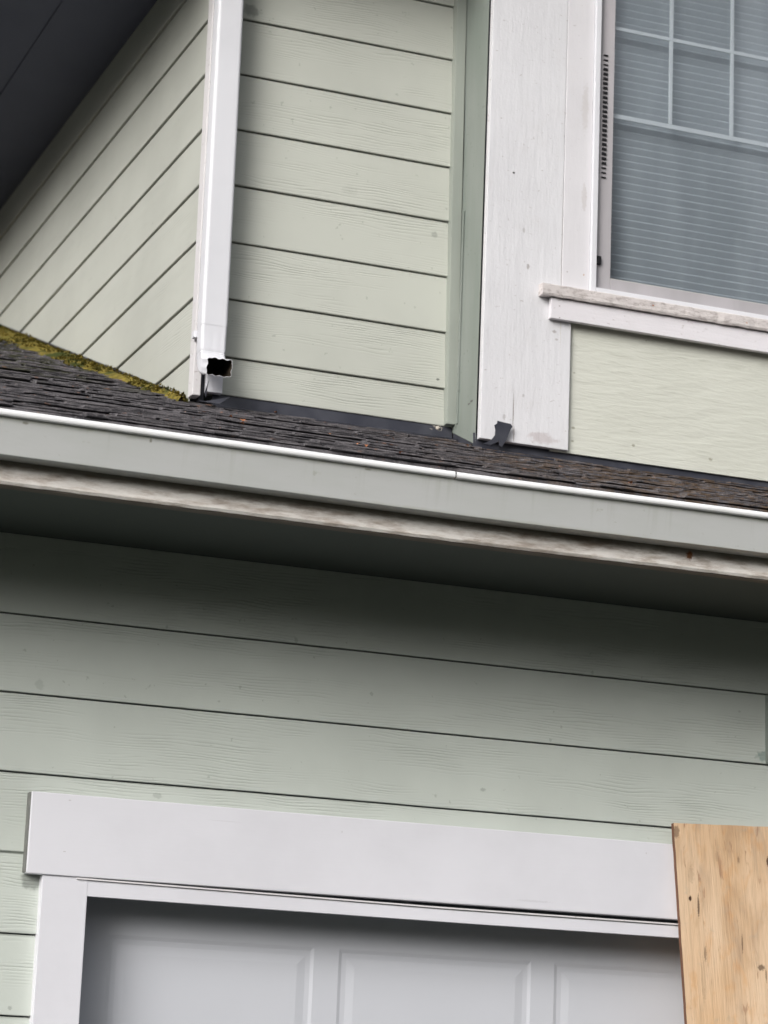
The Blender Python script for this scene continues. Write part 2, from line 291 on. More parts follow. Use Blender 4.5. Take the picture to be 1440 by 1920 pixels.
def sheet(pts, th, mi=0):                                        # a thin plate from a planar outline
    bm = bmesh.new(); vs = [bm.verts.new(p) for p in pts]; f = bm.faces.new(vs); f.normal_update(); n = f.normal.copy()
    r = bmesh.ops.extrude_face_region(bm, geom=[f]); 
    for g in r['geom']:
        if isinstance(g, bmesh.types.BMVert): g.co += n*th
    return bm
def nz(x, y=0, z=0): return noise.noise(Vector((x, y, z)))

def lap(zs, along, a0, a1, plane, t=.0085, slot=.0044, zcut=None, ztop=None, step=.06, lean0=0., lean1=0., sgn=1, warp=.0006, seed=0):
    """lap siding: saw-tooth courses running along x (plane = Y) or along y (plane = X). zs = butt heights, top first."""
    mb = MB(); zs = sorted(zs)
    n = max(2, int((a1-a0)/step))
    for i, zb in enumerate(zs):
        zt = zs[i+1] if i+1 < len(zs) else ztop
        rows = []
        for k in range(n+1):
            u = k/n
            def P(depth, z, w=0.):
                l = (a0+(a1-a0)*u) + (lean0*(1-u)+lean1*u)*(z-2.1)
                return (l, plane+depth, z) if along == 'x' else (plane+depth, l, z)
            wv = warp*(nz(k*step*1.3+seed, i*5.7)*1.5+nz(k*step*7+seed, i*3.1)*.6)
            wt = warp*(nz(k*step*1.3+seed, (i+1)*5.7)*1.5+nz(k*step*7+seed, (i+1)*3.1)*.6)
            d = nz(k*step*.9+seed, i*9.1)*.0012
            top = [P(t*.85+d*.5, zt+wt-slot), P(t+.032, zt+wt-slot-.001), P(t+.032, zt+wt+.001)]
            z_ = zb if zcut is None or zb > zcut else zcut
            rows.append([P(t+.032, z_+wv+.001), P(.0012+d, z_+wv), P(d, z_+wv+.002)]+top)
        mb.grid(rows)
    return mb

# ------------------------------------------------------------------ setting
g = MB(); g.face([(-400, -400, -1.62), (400, -400, -1.62), (400, 400, -1.62), (-400, 400, -1.62)]); tag(g.build('ground', M['grass'], fix=False), kind='structure')
g = MB(); g.face([(-1.5, -14, -1.6), (7.5, -14, -1.6), (7.5, 6.6, -1.6), (-1.5, 6.6, -1.6)]); tag(g.build('driveway', M['drive'], fix=False), kind='structure')

# ------------------------------------------------------------------ the house
H = empty('house', (2.8, 6.6, -1.6))
tag(H, 'sage green lap sided house with white trim and a mossy shingled lower roof', 'house')
def part(mb, name, mats, parent=H, label=None, **k):
    o = mb.build(name, mats, parent, **k)
    if label: o['label'] = label
    return o

ZU = [3.3952, 3.2165, 3.0387, 2.8593, 2.6804, 2.5019, 2.3236, 2.1485]
ZU = [2.1485+.17825*i for i in range(9)]
EAVE = 3.537
# recessed front wall of the upper storey
mb = lap([1.97]+ZU, 'x', 2.045, 2.872, U-.004, zcut=2.030, ztop=3.76, lean0=-.012, lean1=-.015, seed=3)
part(mb, 'upper_wall', M['upper'], label='sage lap siding between the downspout and the bay')
# left side wall, receding
mb = MB(); zs = [2.1485+.17825*i for i in range(8)]
sw = lap([zs[0]-.17825*i for i in range(1, 4)][::-1]+zs, 'y', U+.012, 12.5, 2.034, ztop=3.56, step=.12, seed=11)
# roof line hides the lowest courses
part(sw, 'side_wall', M['side'], label='side wall lap siding seen at a slant')
SL = .36
def roofz(Y): return 1.984+(Y-U)*SL
# eave soffits of the main roof
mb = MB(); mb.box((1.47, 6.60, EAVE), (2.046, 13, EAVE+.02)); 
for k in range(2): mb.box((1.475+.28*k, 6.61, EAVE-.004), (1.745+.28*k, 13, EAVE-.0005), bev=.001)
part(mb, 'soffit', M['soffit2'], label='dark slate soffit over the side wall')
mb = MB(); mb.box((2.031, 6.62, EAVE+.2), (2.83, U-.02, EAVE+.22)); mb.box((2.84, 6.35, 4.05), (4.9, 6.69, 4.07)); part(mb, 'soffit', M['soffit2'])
mb = MB(); mb.box((1.43, 6.58, EAVE-.02), (1.467, 13, EAVE+.16)); mb.box((2.03, 6.58, EAVE+.03), (2.84, 6.615, EAVE+.2)); mb.box((2.845, 6.31, 4.0), (4.9, 6.347, 4.2)); part(mb, 'fascia', M['white'])
mb = MB()
mb.grid([[(1.40, 6.54, EAVE+.24), (1.40, 9.5, EAVE+1.3), (1.40, 13, EAVE+.3)], [(2.85, 6.54, EAVE+.24), (2.85, 9.5, EAVE+1.3), (2.85, 13, EAVE+.3)]])
mb.grid([[(2.83, 6.25, 4.22), (2.83, 9.5, 5.4), (2.83, 13, 4.22)], [(5., 6.25, 4.22), (5., 9.5, 5.4), (5., 13, 4.22)]])
part(mb, 'upper_roof', M['shingle'])
# inner corner trim, return of the bay
mb = MB(); mb.box((2.833, U-.028, 2.032), (2.8655, U+.02, 3.75), lean=-.0105); part(mb, 'corner_board', M['sagetrim'], label='narrow green inner corner board')
mb = MB(); n = 20
pts = [(2.866, U-.006, 2.036), (2.866, 6.742, 1.955), (2.866, 6.742, 4.05), (2.842, U-.006, 4.05)]
rows = []
for k in range(n+1):
    u = k/n; Y = (U-.006)*(1-u)+6.742*u; zb = 2.012*(1-u)+1.934*u; x0 = 2.862
    rows.append([(x0+.012, Y, zb), (x0, Y, zb), (x0-.0008*nz(u*7), Y, 2.9), (x0-.020*(1-u), Y, 4.05)])
mb.grid(rows); part(mb, 'return_panel', M['greentrim'], label='green side return of the bay')
mb = MB(); mb.box((2.8575, U-.048, 2.03), (2.8615, U-.040, 2.71), lean=-.003, bev=.001); part(mb, 'cove_strip', M['greentrim'])
# bay front
BY = 6.72
mb = MB()
def P2(x, z): return (x, BY, z)
bmc = sheet([P2(2.8665, 1.949), P2(2.8665, 4.05), P2(3.119, 4.05), P2(3.119, 2.40), P2(3.155, 2.40), P2(3.155, 1.949)], .022)
bmesh.ops.bevel(bmc, geom=bmc.edges[:], offset=.0025, segments=2, profile=.6, affect='EDGES'); mb.addbm(bmc)
part(mb, 'corner_board', M['corner'], label='wide white rough sawn board at the corner of the bay')
mb = MB()
for (a, b) in (((3.157, 0), (4.9, 0)),):
    rows = [[(3.10+1.8*k/30, BY+.014+.001*nz(k*.6, j), 1.945+j*.03) for j in range(20)] for k in range(31)]
    mb.grid(rows)
    mb.grid([[(3.10+1.8*k/30, BY+.014, 1.945), (3.10+1.8*k/30, BY+.04, 1.945)] for k in range(31)])
mb.box((4.36, BY+.012, 2.3), (4.9, BY+.04, 4.05))
part(mb, 'bay_panel', M['baypanel'], label='textured sage panel under the window')
mb = MB(); mb.box((3.120, BY-.001, 2.45), (3.2115, BY+.022, 4.05), bev=.002); part(mb, 'window_casing', M['casing']); mb = MB(); mb.box((4.25, BY-.001, 2.45), (4.36, BY+.022, 4.05)); part(mb, 'window_casing', M['casing'])
# sill board and apron, ragged front edge
mb = MB(); rows = []
for k in range(121):
    x = 3.043+1.40*k/120; j = .0015*nz(x*40)+.002*nz(x*9, 4); jj = .0022*nz(x*33, 7)+.001*nz(x*90, 2); s0 = 0
    yb = BY-.002; yf = BY-.035+j; zt = 2.452; zb = 2.413+jj
    rows.append([(x, yb, zt), (x, yf+.002, zt-.003), (x, yf, zt-.006), (x, yf+.001+.5*j, zb+.006), (x, yf+.004, zb), (x, yb, zb+.002)])
mb.grid(rows, closed=True); mb.face(rows[0]); mb.face(rows[-1][::-1]); part(mb, 'window_sill', M['sill'], label='weathered peeling sill board')
mb = MB(); mb.box((3.077, BY-.020, 2.347), (4.40, BY-.0015, 2.4115), bev=.002); part(mb, 'apron', M['apron'])
# window
WD = MB()
def frame(mb, x0, x1, z0, z1, wl, wb, y0, y1, bev=.002):
    mb.box((x0, y0, z0), (x0+wl, y1, z1), bev=bev); mb.box((x1-wl, y0, z0), (x1, y1, z1), bev=bev)
    mb.box((x0+wl+.0003, y0+.0003, z0), (x1-wl-.0003, y1, z0+wb), bev=bev)
frame(WD, 3.212, 4.25, 2.4535, 4.04, .0185, .0165, BY-.012, BY+.03)
win = part(WD, 'window', M['white'], label='white vinyl window with a grille in its upper part')
SB = MB()
gx0 = at(1141, 500, BY+.022).x; gz0 = at(1143, 525, BY+.022).z
frame(SB, 3.2325, 4.229, 2.4735, 4.03, gx0-3.2325, gz0-2.4735, BY+.008, BY+.03, .0015)
sash = part(SB, 'sash', M['sash'], win)
g = MB(); g.box((gx0-.004, BY+.0225, gz0-.004), (4.215, BY+.0265, 4.03), bev=0); part(g, 'glass_pane', M['glass'], win)
GY = BY+.032
g = MB(); zA = at(1148, 52, GY).z; zB = at(1148, 217, GY).z; xA = at(1258, 120, GY).x; xB = at(1372, 160, GY).x
for zc, hw in ((zA, .006), (zB, .0075), (zA+.292, .006)): g.box((gx0-.003, GY-.003, zc-hw), (4.2, GY+.003, zc+hw))
for xc in (xA, xB, 2*xB-xA, 3*xB-2*xA):
    g.box((xc-.006, GY-.0025, zB+.0077), (xc+.006, GY+.0035, 4.03))
part(g, 'grille', M['grille'], win)
g = MB(); zz = 2.47
while zz < 4.05:
    rows = []
    for k in range(17):
        x = gx0-.02+k*.06; dz = .0012*nz(k*.3, zz*3)
        rows.append([(x, BY+.074-.009*u, zz+dz+.0208*u) for u in (0, .25, .5, .75, .9, 1)]+[(x, BY+.0655, zz+dz+.0222), (x, BY+.0675, zz+dz+.0245), (x, BY+.0705, zz+dz+.0262)])
    g.grid(rows); zz += .0242
g.box((gx0-.02, BY+.062, 2.40), (4.24, BY+.084, 2.462))
part(g, 'blind', M['slat'], win, smooth=True, fix=False)
g = MB(); z0 = at(1127, 335, BY).z; z1 = at(1131, 97, BY).z; n = 27; q0 = at(1128, 335, BY+.004).x; q1 = at(1136, 335, BY+.004).x
for k in range(n):
    zc = z0+(z1-z0)*(k+.5)/n
    hh = (z1-z0)/n*(.24 if 2 < k < n-3 else .10)
    g.box((q0+.0002, BY+.0035, zc-hh), (q1, BY+.0079, zc+hh), bev=0)
part(g, 'balance_track', M['black'], win, label='black toothed strip beside the sash')
g = MB(); a = at(1118, 479, BY); b = at(1127, 496, BY); g.box((a.x, BY-.002, b.z), (b.x, BY+.0079, a.z)); part(g, 'latch', M['black'], win)
g = MB()                                                            # the room behind the blind
x0, x1, z0, z1, y0, y1 = 3.15, 4.34, 2.3, 4.1, BY+.12, BY+1.2
g.face([(x0, y1, z0), (x1, y1, z0), (x1, y1, z1), (x0, y1, z1)]); g.face([(x0, y0-.08, z0), (x0, y1, z0), (x0, y1, z1), (x0, y0-.08, z1)]); g.face([(x1, y0-.08, z0), (x1, y1, z0), (x1, y1, z1), (x1, y0-.08, z1)]); g.face([(x0, y0-.08, z1), (x1, y0-.08, z1), (x1, y1, z1), (x0, y1, z1)]); g.face([(x0, y0-.08, z0), (x1, y0-.08, z0), (x1, y1, z0), (x0, y1, z0)])
part(g, 'room', M['room'], win)

# outer corner boards behind the downspout
mb = MB(); mb.box((2.072, U-.026, 2.026), (2.122, U-.004, 3.75), lean=-.012, bev=.002); part(mb, 'corner_board', M['header'], label='white front corner board behind the downspout')
mb = MB(); mb.box((2.030, U-.028, 2.010), (2.0555, U+.018, 3.53), lean=-.005, bev=.003); part(mb, 'corner_board', M['pinktrim'], label='worn pinkish corner board on the side wall')
mb = MB(); mb.box((2.056, U-.006, 2.0), (2.0715, U+.02, 3.75), lean=-.012); part(mb, 'corner_joint', M['flash'])

# downspout
def ring(cx, c, t, w, d, n=96, fl=.0022, sc=1.):
    """fluted rounded-rectangle section; c centre in (Y,z), t travel direction in (Y,z)"""
    nY, nZ = -t[1], t[0]; rc = .010; hx, hy = w/2-rc, d/2-rc
    pts = []                                                   # (x, y, nx, ny) evenly along a rounded rectangle
    segs = [('l', hx*2), ('a', rc*math.pi/2), ('l', hy*2), ('a', rc*math.pi/2)]*2
    per = 4*(hx+hy)+2*math.pi*rc
    for k in range(n):
        s_ = per*k/n; u = s_; q = 0
        while u > segs[q][1] and q < 7: u -= segs[q][1]; q += 1
        side = q//2
        cx_, cy_ = ((-hx, -hy), (hx, -hy), (hx, hy), (-hx, hy))[side]
        a0 = -math.pi/2+side*math.pi/2
        dx_, dy_ = math.cos(a0+math.pi/2), math.sin(a0+math.pi/2)
        nx_, ny_ = math.cos(a0), math.sin(a0)
        if q % 2 == 0: px, py = cx_+rc*nx_+dx_*u, cy_+rc*ny_+dy_*u
        else:
            ex, ey = ((hx, -hy), (hx, hy), (-hx, hy), (-hx, -hy))[side]; a = a0+u/rc
            nx_, ny_ = math.cos(a), math.sin(a); px, py = ex+rc*nx_, ey+rc*ny_
        f = fl*(.5+.5*math.cos(2*math.pi*10*k/n)); px = (px-nx_*f)*sc; py = (py-ny_*f)*sc
        pts.append((cx+px, c[0]+py*nY, c[1]+py*nZ))
    return pts
W_, D_ = .080, .055
DX, DY = 2.066, 6.8525
def dshift(z): return -.005*(z-2.15)
mb = MB(); rows = [ring(DX+dshift(z), (DY, z), (0, -1), W_, D_, fl=.0) for z in [3.74-.14*i for i in range(11)]+[2.205]]
mb.grid(rows, closed=True)
rows = [ring(DX+dshift(z), (DY, z), (0, -1), W_-.003, D_-.003, fl=.0) for z in (2.205, 2.9, 3.74)]; mb.grid(rows, closed=True)
ds = part(mb, 'downspout', M['white'], smooth=True, label='white metal downspout at the corner')
mb = MB(); rows = []; cs = []
for i in range(5): cs.append(((DY, 2.2045-.017*i), (0, -1), 1.0 if i < 2 else .985, .0 if i < 1 else .0003))
R_ = .054; z0 = 2.128
for i in range(1, 49):
    th = math.radians(74)*i/48
    cs.append(((DY-R_+R_*math.cos(th), z0-R_*math.sin(th)), (-math.sin(th), -math.cos(th)), .985-.045*(.5-.5*math.cos(i*2*math.pi/8))*(1 if i < 44 else .3), .0007))
e = cs[-1]
for i in range(1, 7): cs.append(((e[0][0]+e[1][0]*.009*i, e[0][1]+e[1][1]*.009*i), e[1], .985+.012*(i == 6), .0007+.0004*i))
for c_, t_, s_, fl in cs: rows.append(ring(DX+dshift(c_[1]), c_, t_, W_-.001, D_-.001, fl=fl, sc=s_))
mb.grid(rows, 0, closed=True)
inner = [ring(DX+dshift(c_[1]), c_, t_, W_-.0035, D_-.0035, fl=fl, sc=s_) for c_, t_, s_, fl in cs]
mb.grid(inner, 1, closed=True); mb.grid([rows[-1], inner[-1]], 0, closed=True)
el = part(mb, 'elbow', [M['white'], M['inside']], ds, smooth=True)
mb = MB(); mb.box((DX-.045, DY-.0295, 2.2010), (DX+.0395, DY+.027, 2.2045), bev=.001); part(mb, 'joint_band', M['sash'], ds) if False else None
mb = MB(); mb.box((2.0180, DY+.022, 2.176), (2.0290, DY+.045, 2.196), bev=.002); part(mb, 'strap', M['white'], ds)

# flashing
mb = MB()
def strip(pts_a, pts_b, th=.0015):
    rows = [[a, b] for a, b in zip(pts_a, pts_b)]; mb.grid(rows)
n = 24
A = []; Bp = []; Cp = []
for k in range(n+1):
    x = 2.10+(2.862-2.10)*k/n; w_ = .0015*nz(x*6)
    A.append((x, U+.004, 2.05)); Bp.append((x, U-.004, roofz(U)+.012+w_)); Cp.append((x, U-.045+.004*nz(x*9), roofz(U-.045)+.014+w_*1.5))
strip(A, Bp); strip(Bp, Cp)
strip(Cp, [(a[0], a[1]+.001, a[2]-.004) for a in Cp])
strip([(2.8650, U-.006, 2.05), (2.8650, BY+.024, 1.98)], [(2.8640, U-.006, roofz(U)-.01), (2.8640, BY+.024, roofz(BY)-.01)])
A = []; Bp = []; Cp = []
for k in range(n*2+1):
    x = 2.855+(4.9-2.855)*k/n/2; w_ = .002*nz(x*5, 3)
    A.append((x, BY+.026, 1.97)); Bp.append((x, BY+.020, roofz(BY)+.013+w_)); Cp.append((x, BY-.065+.006*nz(x*7, 1), roofz(BY-.065)+.013+w_))
strip(A, Bp); strip(Bp, Cp); strip(Cp, [(a[0], a[1]+.001, a[2]-.005) for a in Cp])
# step flashing along the side wall
for k in range(26):
    Y = U+.03+k*.13
    mb.face([(2.026, Y, roofz(Y)+.026), (2.026, Y+.135, roofz(Y+.135)+.026), (2.024, Y+.135, roofz(Y+.135)), (2.024, Y, roofz(Y))])
part(mb, 'flashing', M['flash'], fix=False)
mb = MB(); mb.addbm(sheet([at(386, 752, 6.84), at(432, 744, 6.84), at(412, 757, 6.80), at(372, 751, 6.80)], .002)); mb.addbm(sheet([at(384, 735, 6.88), at(392, 712, 6.88), at(386, 745, 6.88)], .002)); part(mb, 'flashing_end', M['flash'])
# bent metal tab
TY = BY-.018
mb = MB(); mb.addbm(sheet([at(*p, TY) for p in ((933, 789), (958, 795), (961, 800), (957, 806), (950, 824), (941, 838), (936, 835), (936, 827), (930, 830), (920, 834), (906, 832), (922, 824), (928, 816), (929, 806), (927, 797), (932, 794))], .0015))
q = lambda a, b, d: at(a, b, TY-d)
part(mb, 'flashing_tab', M['flash'], label='bent dark metal tab sticking up over the white board', fix=False)

# lower roof: courses of broken laminated shingles
mb = MB()
def tab(x0, x1, yf, yb, lift, th, ns=5, sd=0):
    top, bot, bk, ub = [], [], [], []
    tl0, tl1 = rng.uniform(-.0008, .0008), rng.uniform(-.0008, .0008)
    for k in range(ns+1):
        x = x0+(x1-x0)*k/ns
        j = .005*nz(x*23, yf*7+sd)+.004*nz(x*95, yf*31); v = .0007*nz(x*13, yf*5+sd, 2)+.0005*nz(x*70, yf*9)+tl0+(tl1-tl0)*k/ns
        zf = roofz(yf)+lift+v
        top.append((x, yf+j, zf+th)); bot.append((x, yf+j+.001, zf)); bk.append((x, yb, roofz(yb)+.003)); ub.append((x, yf+.03, roofz(yf+.03)+.001))
    mb.grid([bk, top, bot, ub])
    mb.face([bk[0], top[0], bot[0], ub[0]]); mb.face([bk[-1], ub[-1], bot[-1], top[-1]])
rng = random.Random(5)
E_ = .078; y = 5.950; c = 0
x = .1
while x < 4.9:
    wd = rng.uniform(.2, .4); tab(x, x+wd-.002, 5.947, 6.05, -.0045, .0085, 10, 77); x += wd
while y < 11.5:
    xr = 4.9 if y < U else 2.03
    if y > BY-.02 and y < U: xr = 2.87
    if y > U-.03: xr = 2.024
    x = .1+rng.random()*.1
    while x < xr:
        wd = rng.choice((rng.uniform(.05, .10), rng.uniform(.14, .38), rng.uniform(.10, .24)))
        hi = rng.random() < .5
        x1 = min(x+wd-rng.uniform(.0, .005), xr)
        if x1 > x and rng.random() > .03: tab(x, x1, y+rng.uniform(-.005, .005)-(.010 if hi else 0), y+E_+.035, (.0115 if hi else .0070)+rng.uniform(-.0012, .0014), rng.uniform(.0030, .0042), max(2, int(wd/.015)), c)
        if x1 > x+.03 and rng.random() < .7: tab(x+rng.uniform(0, .03), x1-rng.uniform(0, .01), y+E_*rng.uniform(.42, .58), y+E_+.035, rng.uniform(.0095, .0115), .0028, max(2, int(wd/.015)), c+5)
        x += wd
    y += E_*rng.uniform(.92, 1.08); c += 1
mb.grid([[(.05, 5.962, roofz(5.962)-.001), (.05, 6.1, roofz(6.1)-.004)], [(5., 5.962, roofz(5.962)-.001), (5., 6.1, roofz(6.1)-.004)]])
mb.grid([[(.05, 5.99, roofz(5.99)-.004), (.05, 11.5, roofz(11.5)-.004)], [(5., 5.99, roofz(5.99)-.004), (5., 11.5, roofz(11.5)-.004)]])
mb.grid([[(.05, 5.99, roofz(5.99)-.004), (.05, 6.0, roofz(5.99)-.02)], [(5., 5.99, roofz(5.99)-.004), (5., 6., roofz(5.99)-.02)]])
DE = MB(); DE.box((.1, 5.966, 1.600), (5.1, 5.970, roofz(5.966)-.0015), bev=0); part(DE, 'drip_edge', M['drip'])
part(mb, 'lower_roof', M['shingle'], fix=False, label='lower roof of worn dark asphalt shingles')

# gutter
def sag(x): return -.0045*math.exp(-((x-2.45)/.75)**2)+.0012*nz(x*1.7)
prof = [(5.9985, 1.634), (5.9980, 1.5145), (5.949, 1.513), (5.943, 1.516), (5.9305, 1.602), (5.9295, 1.6065)]
def extr(mb, prof, x0, x1, step=.05, th=.0012, mi=0):
    n = int((x1-x0)/step); rows = []
    for k in range(n+1):
        x = x0+(x1-x0)*k/n; s_ = sag(x); rows.append([(x, a+.0006*nz(x*2.3, 5), b+s_) for a, b in prof])
    mb.grid(rows, mi)
mb = MB(); extr(mb, prof, .2, 5.2); extr(mb, [(a+.0018, b+.0015) for a, b in prof[2:]], .2, 5.2)
gt = part(mb, 'gutter', M['gutter'], label='pale grey green gutter with its lip coloured lighter as if lit by the sky', fix=False)
mb = MB(); jx = at(855, 888, 5.918).x
lipp = [(5.9300, 1.6062), (5.9215, 1.6068), (5.9180, 1.609), (5.9172, 1.618), (5.9195, 1.6225), (5.925, 1.6245), (5.934, 1.6235), (5.937, 1.618)]
extr(mb, lipp, .2, jx-.0015); extr(mb, [(a-.0008, b-.0006) for a, b in lipp], jx+.0015, 5.2)
part(mb, 'gutter_lip', M['lip'], gt, smooth=True, fix=False)
mb = MB()
for k in range(60):
    x = jx+random.uniform(-.006, .006); yy = 5.921+random.uniform(-.004, .006); zz = 1.604+random.uniform(-.004, .012)+sag(x); r = random.uniform(.0008, .002)
    mb.box((x-r, yy-r-.004, zz-r), (x+r, yy+r-.004, zz+r), bev=0)
part(mb, 'joint_sealant', M['fascia'], gt) if False else None
# fascia with ragged lower edge, backed by a thin strip
mb = MB(); rows = []
for k in range(241):
    x = .2+5.*k/240; s_ = sag(x)*.7; j = .0012*nz(x*17)+.0007*nz(x*60)
    rows.append([(x, 6.038, 1.65), (x, 6.002, 1.64), (x, 6.001+.001*nz(x*5), 1.464+j+s_), (x, 6.006, 1.4575+j+s_), (x, 6.038, 1.458+s_)])
mb.grid(rows, closed=True); part(mb, 'fascia', M['fascia'], label='stained board behind the gutter')
mb = MB(); rows = []
for k in range(241):
    x = .2+5.*k/240; s_ = sag(x)*.7; j = .0014*nz(x*23, 4)
    rows.append([(x, 6.010+j, 1.4577+s_), (x, 6.010+j, 1.4550+s_+j*.5), (x, 6.042, 1.4550+s_), (x, 6.042, 1.472)])
mb.grid(rows); part(mb, 'drip_strip', M['drip'])
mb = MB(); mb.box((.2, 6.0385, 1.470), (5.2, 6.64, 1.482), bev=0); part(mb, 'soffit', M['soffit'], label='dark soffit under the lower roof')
# lower wall
LW = 6.6
ZL = [1.2545-.2095*i for i in range(0, 14)]
SPX = at(1434, 1400, LW).x
mb = lap([z for z in ZL if z > .55], 'x', .2, 4.9, LW-.004, t=.010, slot=.0038, ztop=1.478, seed=21)
part(mb, 'lower_wall', M['lower'], label='wide sage lap siding above the garage door')
mb = lap([z for z in ZL if z < .64], 'x', .2, 1.612, LW-.004, t=.010, slot=.0038, ztop=.626, seed=21); part(mb, 'lower_wall', M['lower'], label='wide sage lap siding beside the door jamb')
mb = MB(); mb.box((SPX, LW-.012, 1.046), (SPX+.10, LW-.001, 1.250), bev=.001); part(mb, 'board_joint', M['greentrim'], label='darker green caulked board joint')
mb = MB(); mb.face([(.2, LW+.02, -1.6), (1.7, LW+.02, -1.6), (1.7, LW+.02, 1.5), (.2, LW+.02, 1.5)]); mb.face([(4.25, LW+.02, -1.6), (5.2, LW+.02, -1.6), (5.2, LW+.02, 1.5), (4.25, LW+.02, 1.5)]); mb.face([(1.7, LW+.02, .59), (4.25, LW+.02, .59), (4.25, LW+.02, 1.5), (1.7, LW+.02, 1.5)]); part(mb, 'sheathing', M['flash'], fix=False)
# door trim
hd = [at(60, 1483, LW-.036), at(1265, 1580, LW-.036), at(50, 1637, LW-.036)]
mb = MB(); mb.box((hd[0].x, LW-.036, hd[2].z), (4.30, LW-.004, hd[0].z), bev=.003); EG = MB(); EG.box((hd[0].x-.004, LW-.0325, hd[2].z+.003), (hd[0].x+.002, LW-.005, hd[0].z-.002), bev=.001); part(EG, 'end_shade', M['grime_shade'], label='dark grey cap painting the shade on the end of the header board')  # thin cap whose dark colour stands for shade on the header's left end
part(mb, 'door_header', M['header'], label='wide white board across the top of the garage door')
CY = LW-.030
jl = at(80, 1640, CY).x; jr = at(163, 1690, CY).x; ch0 = at(163, 1680, CY).z; ctop = hd[2].z
mb = MB(); mb.box((jl, CY, -1.6), (jr, LW+.02, ctop-.0008), bev=.002); part(mb, 'door_jamb', M['header']); mb = MB(); mb.box((4.17, CY, -1.6), (4.29, LW+.02, ctop-.0008), bev=.002); part(mb, 'door_jamb', M['header'])
mb = MB(); rows = []
for k in range(41):
    u = k/40; x = jr-.012+(4.17-jr+.012)*u; dz = -.011*min(1, u*2.4) if u < .5 else -.011
    x = x; rows.append([(x, CY+.0005, ch0+dz*.25), (x, CY+.0005, ctop-.008+dz*.9), (x, CY+.022, ctop-.008+dz*.9), (x, CY+.022, ch0+dz*.25)])
mb.grid([[p for p in r] for r in rows], closed=True); mb.face(rows[0])
part(mb, 'head_casing', M['header'])
mb = MB(); rows = []
for k in range(41):
    u = k/40; x = jr-.012-.02*1+(4.17-jr+.012)*u; dz = -.010*min(1, u*2.4)
    z_ = ctop-.0018+dz*.9
    rows.append([(x, CY-.004, z_), (x, CY-.0045, z_-.0042), (x, CY+.01, z_-.0042), (x, CY+.01, z_)])
mb.grid(rows, closed=True); mb.face(rows[0]); mb.face(rows[-1]); part(mb, 'drip_cap', M['pinktrim'], label='thin sagging strip on top of the head casing')
mb = MB(); mb.box((jr, CY+.03, .545), (4.17, LW+.15, .562), bev=0); part(mb, 'door_reveal', M['greentrim'])
mb = MB(); mb.box((jr-.02, CY+.05, -1.6), (jr-.001, LW+.15, .56), bev=0); part(mb, 'door_reveal', M['header']); mb = MB(); mb.box((4.172, CY+.05, -1.6), (4.19, LW+.15, .56), bev=0); part(mb, 'door_reveal', M['header'])
# garage door with raised panels
DYY = LW+.115
GD = MB()
def panel(mb, x0, x1, z0, z1):
    """a moulded panel: groove round a raised field"""
    def rect(i, d): return [(x0+i, DYY+d, z0+i), (x1-i, DYY+d, z0+i), (x1-i, DYY+d, z1-i), (x0+i, DYY+d, z1-i)]
    rs = [rect(0, 0), rect(.010, .0026), rect(.024, .0030), rect(.048, .0004)]
    for a, b in zip(rs, rs[1:]):
        for k in range(4): mb.face([a[k], a[(k+1) % 4], b[(k+1) % 4], b[k]])
    mb.face(rs[-1])
k_ = DYY
P0 = at(205, 1752, k_); P1 = at(590, 1765, k_); P2 = at(636, 1772, k_)
pw = P1.x-P0.x; gp = P2.x-P1.x; topz = P0.z; xs = [P0.x+i*(pw+gp) for i in range(4)]
xa, xb = jr-.03, 4.2
for r in range(5):
    zt = topz-r*.53; zb = zt-.43
    if r == 0: GD.face([(xa, DYY, zt), (xb, DYY, zt), (xb, DYY, .60), (xa, DYY, .60)])
    else: GD.face([(xa, DYY, zt), (xb, DYY, zt), (xb, DYY, zt+.10), (xa, DYY, zt+.10)])
    px = xa
    for x in xs:
        GD.face([(px, DYY, zb), (x, DYY, zb), (x, DYY, zt), (px, DYY, zt)]); x2 = min(x+pw, xb); panel(GD, x, x2, zb, zt); px = x2
    if px < xb: GD.face([(px, DYY, zb), (xb, DYY, zb), (xb, DYY, zt), (px, DYY, zt)])
part(GD, 'garage_door', M['door'], label='white raised panel garage door', fix=True)

# ------------------------------------------------------------------ plywood sheet leaning on the wall
tl = at(1263, 1543, LW-.060)
px_ = empty('plywood_sheet', (tl.x, tl.y, tl.z)); bpy.data.objects.remove(px_)
bm = bmesh.new()
th = .015; wd_, ht = 1.22, 2.46; nx, nzz = 60, 120
me_v = []
mb = MB()
edge = lambda k: .0012*nz(k*.9, 3)+.0008*nz(k*3.1, 1)
front = [[(wd_*i/nx+(edge(j) if i == 0 else 0), 0, -ht*j/nzz-(.0015*abs(nz(i*.8, 9)) if j == 0 else 0)) for j in range(nzz+1)] for i in range(nx+1)]
back = [[(a, th, c_) for a, b, c_ in col] for col in front]
mb.grid(front, 0); mb.grid(back, 0)
mb.grid([front[0], back[0]], 1); mb.grid([front[-1], back[-1]], 1)
mb.grid([[col[0] for col in front], [col[0] for col in back]], 1); mb.grid([[col[-1] for col in front], [col[-1] for col in back]], 1)
ply = mb.build('plywood_sheet', [M['ply'], M['plyedge']])
ply.location = tl; ply.rotation_euler = (math.radians(-5.2), math.radians(-2.4), 0)
tag(ply, 'weathered tan plywood sheet leaning on the garage wall at the lower right', 'plywood')

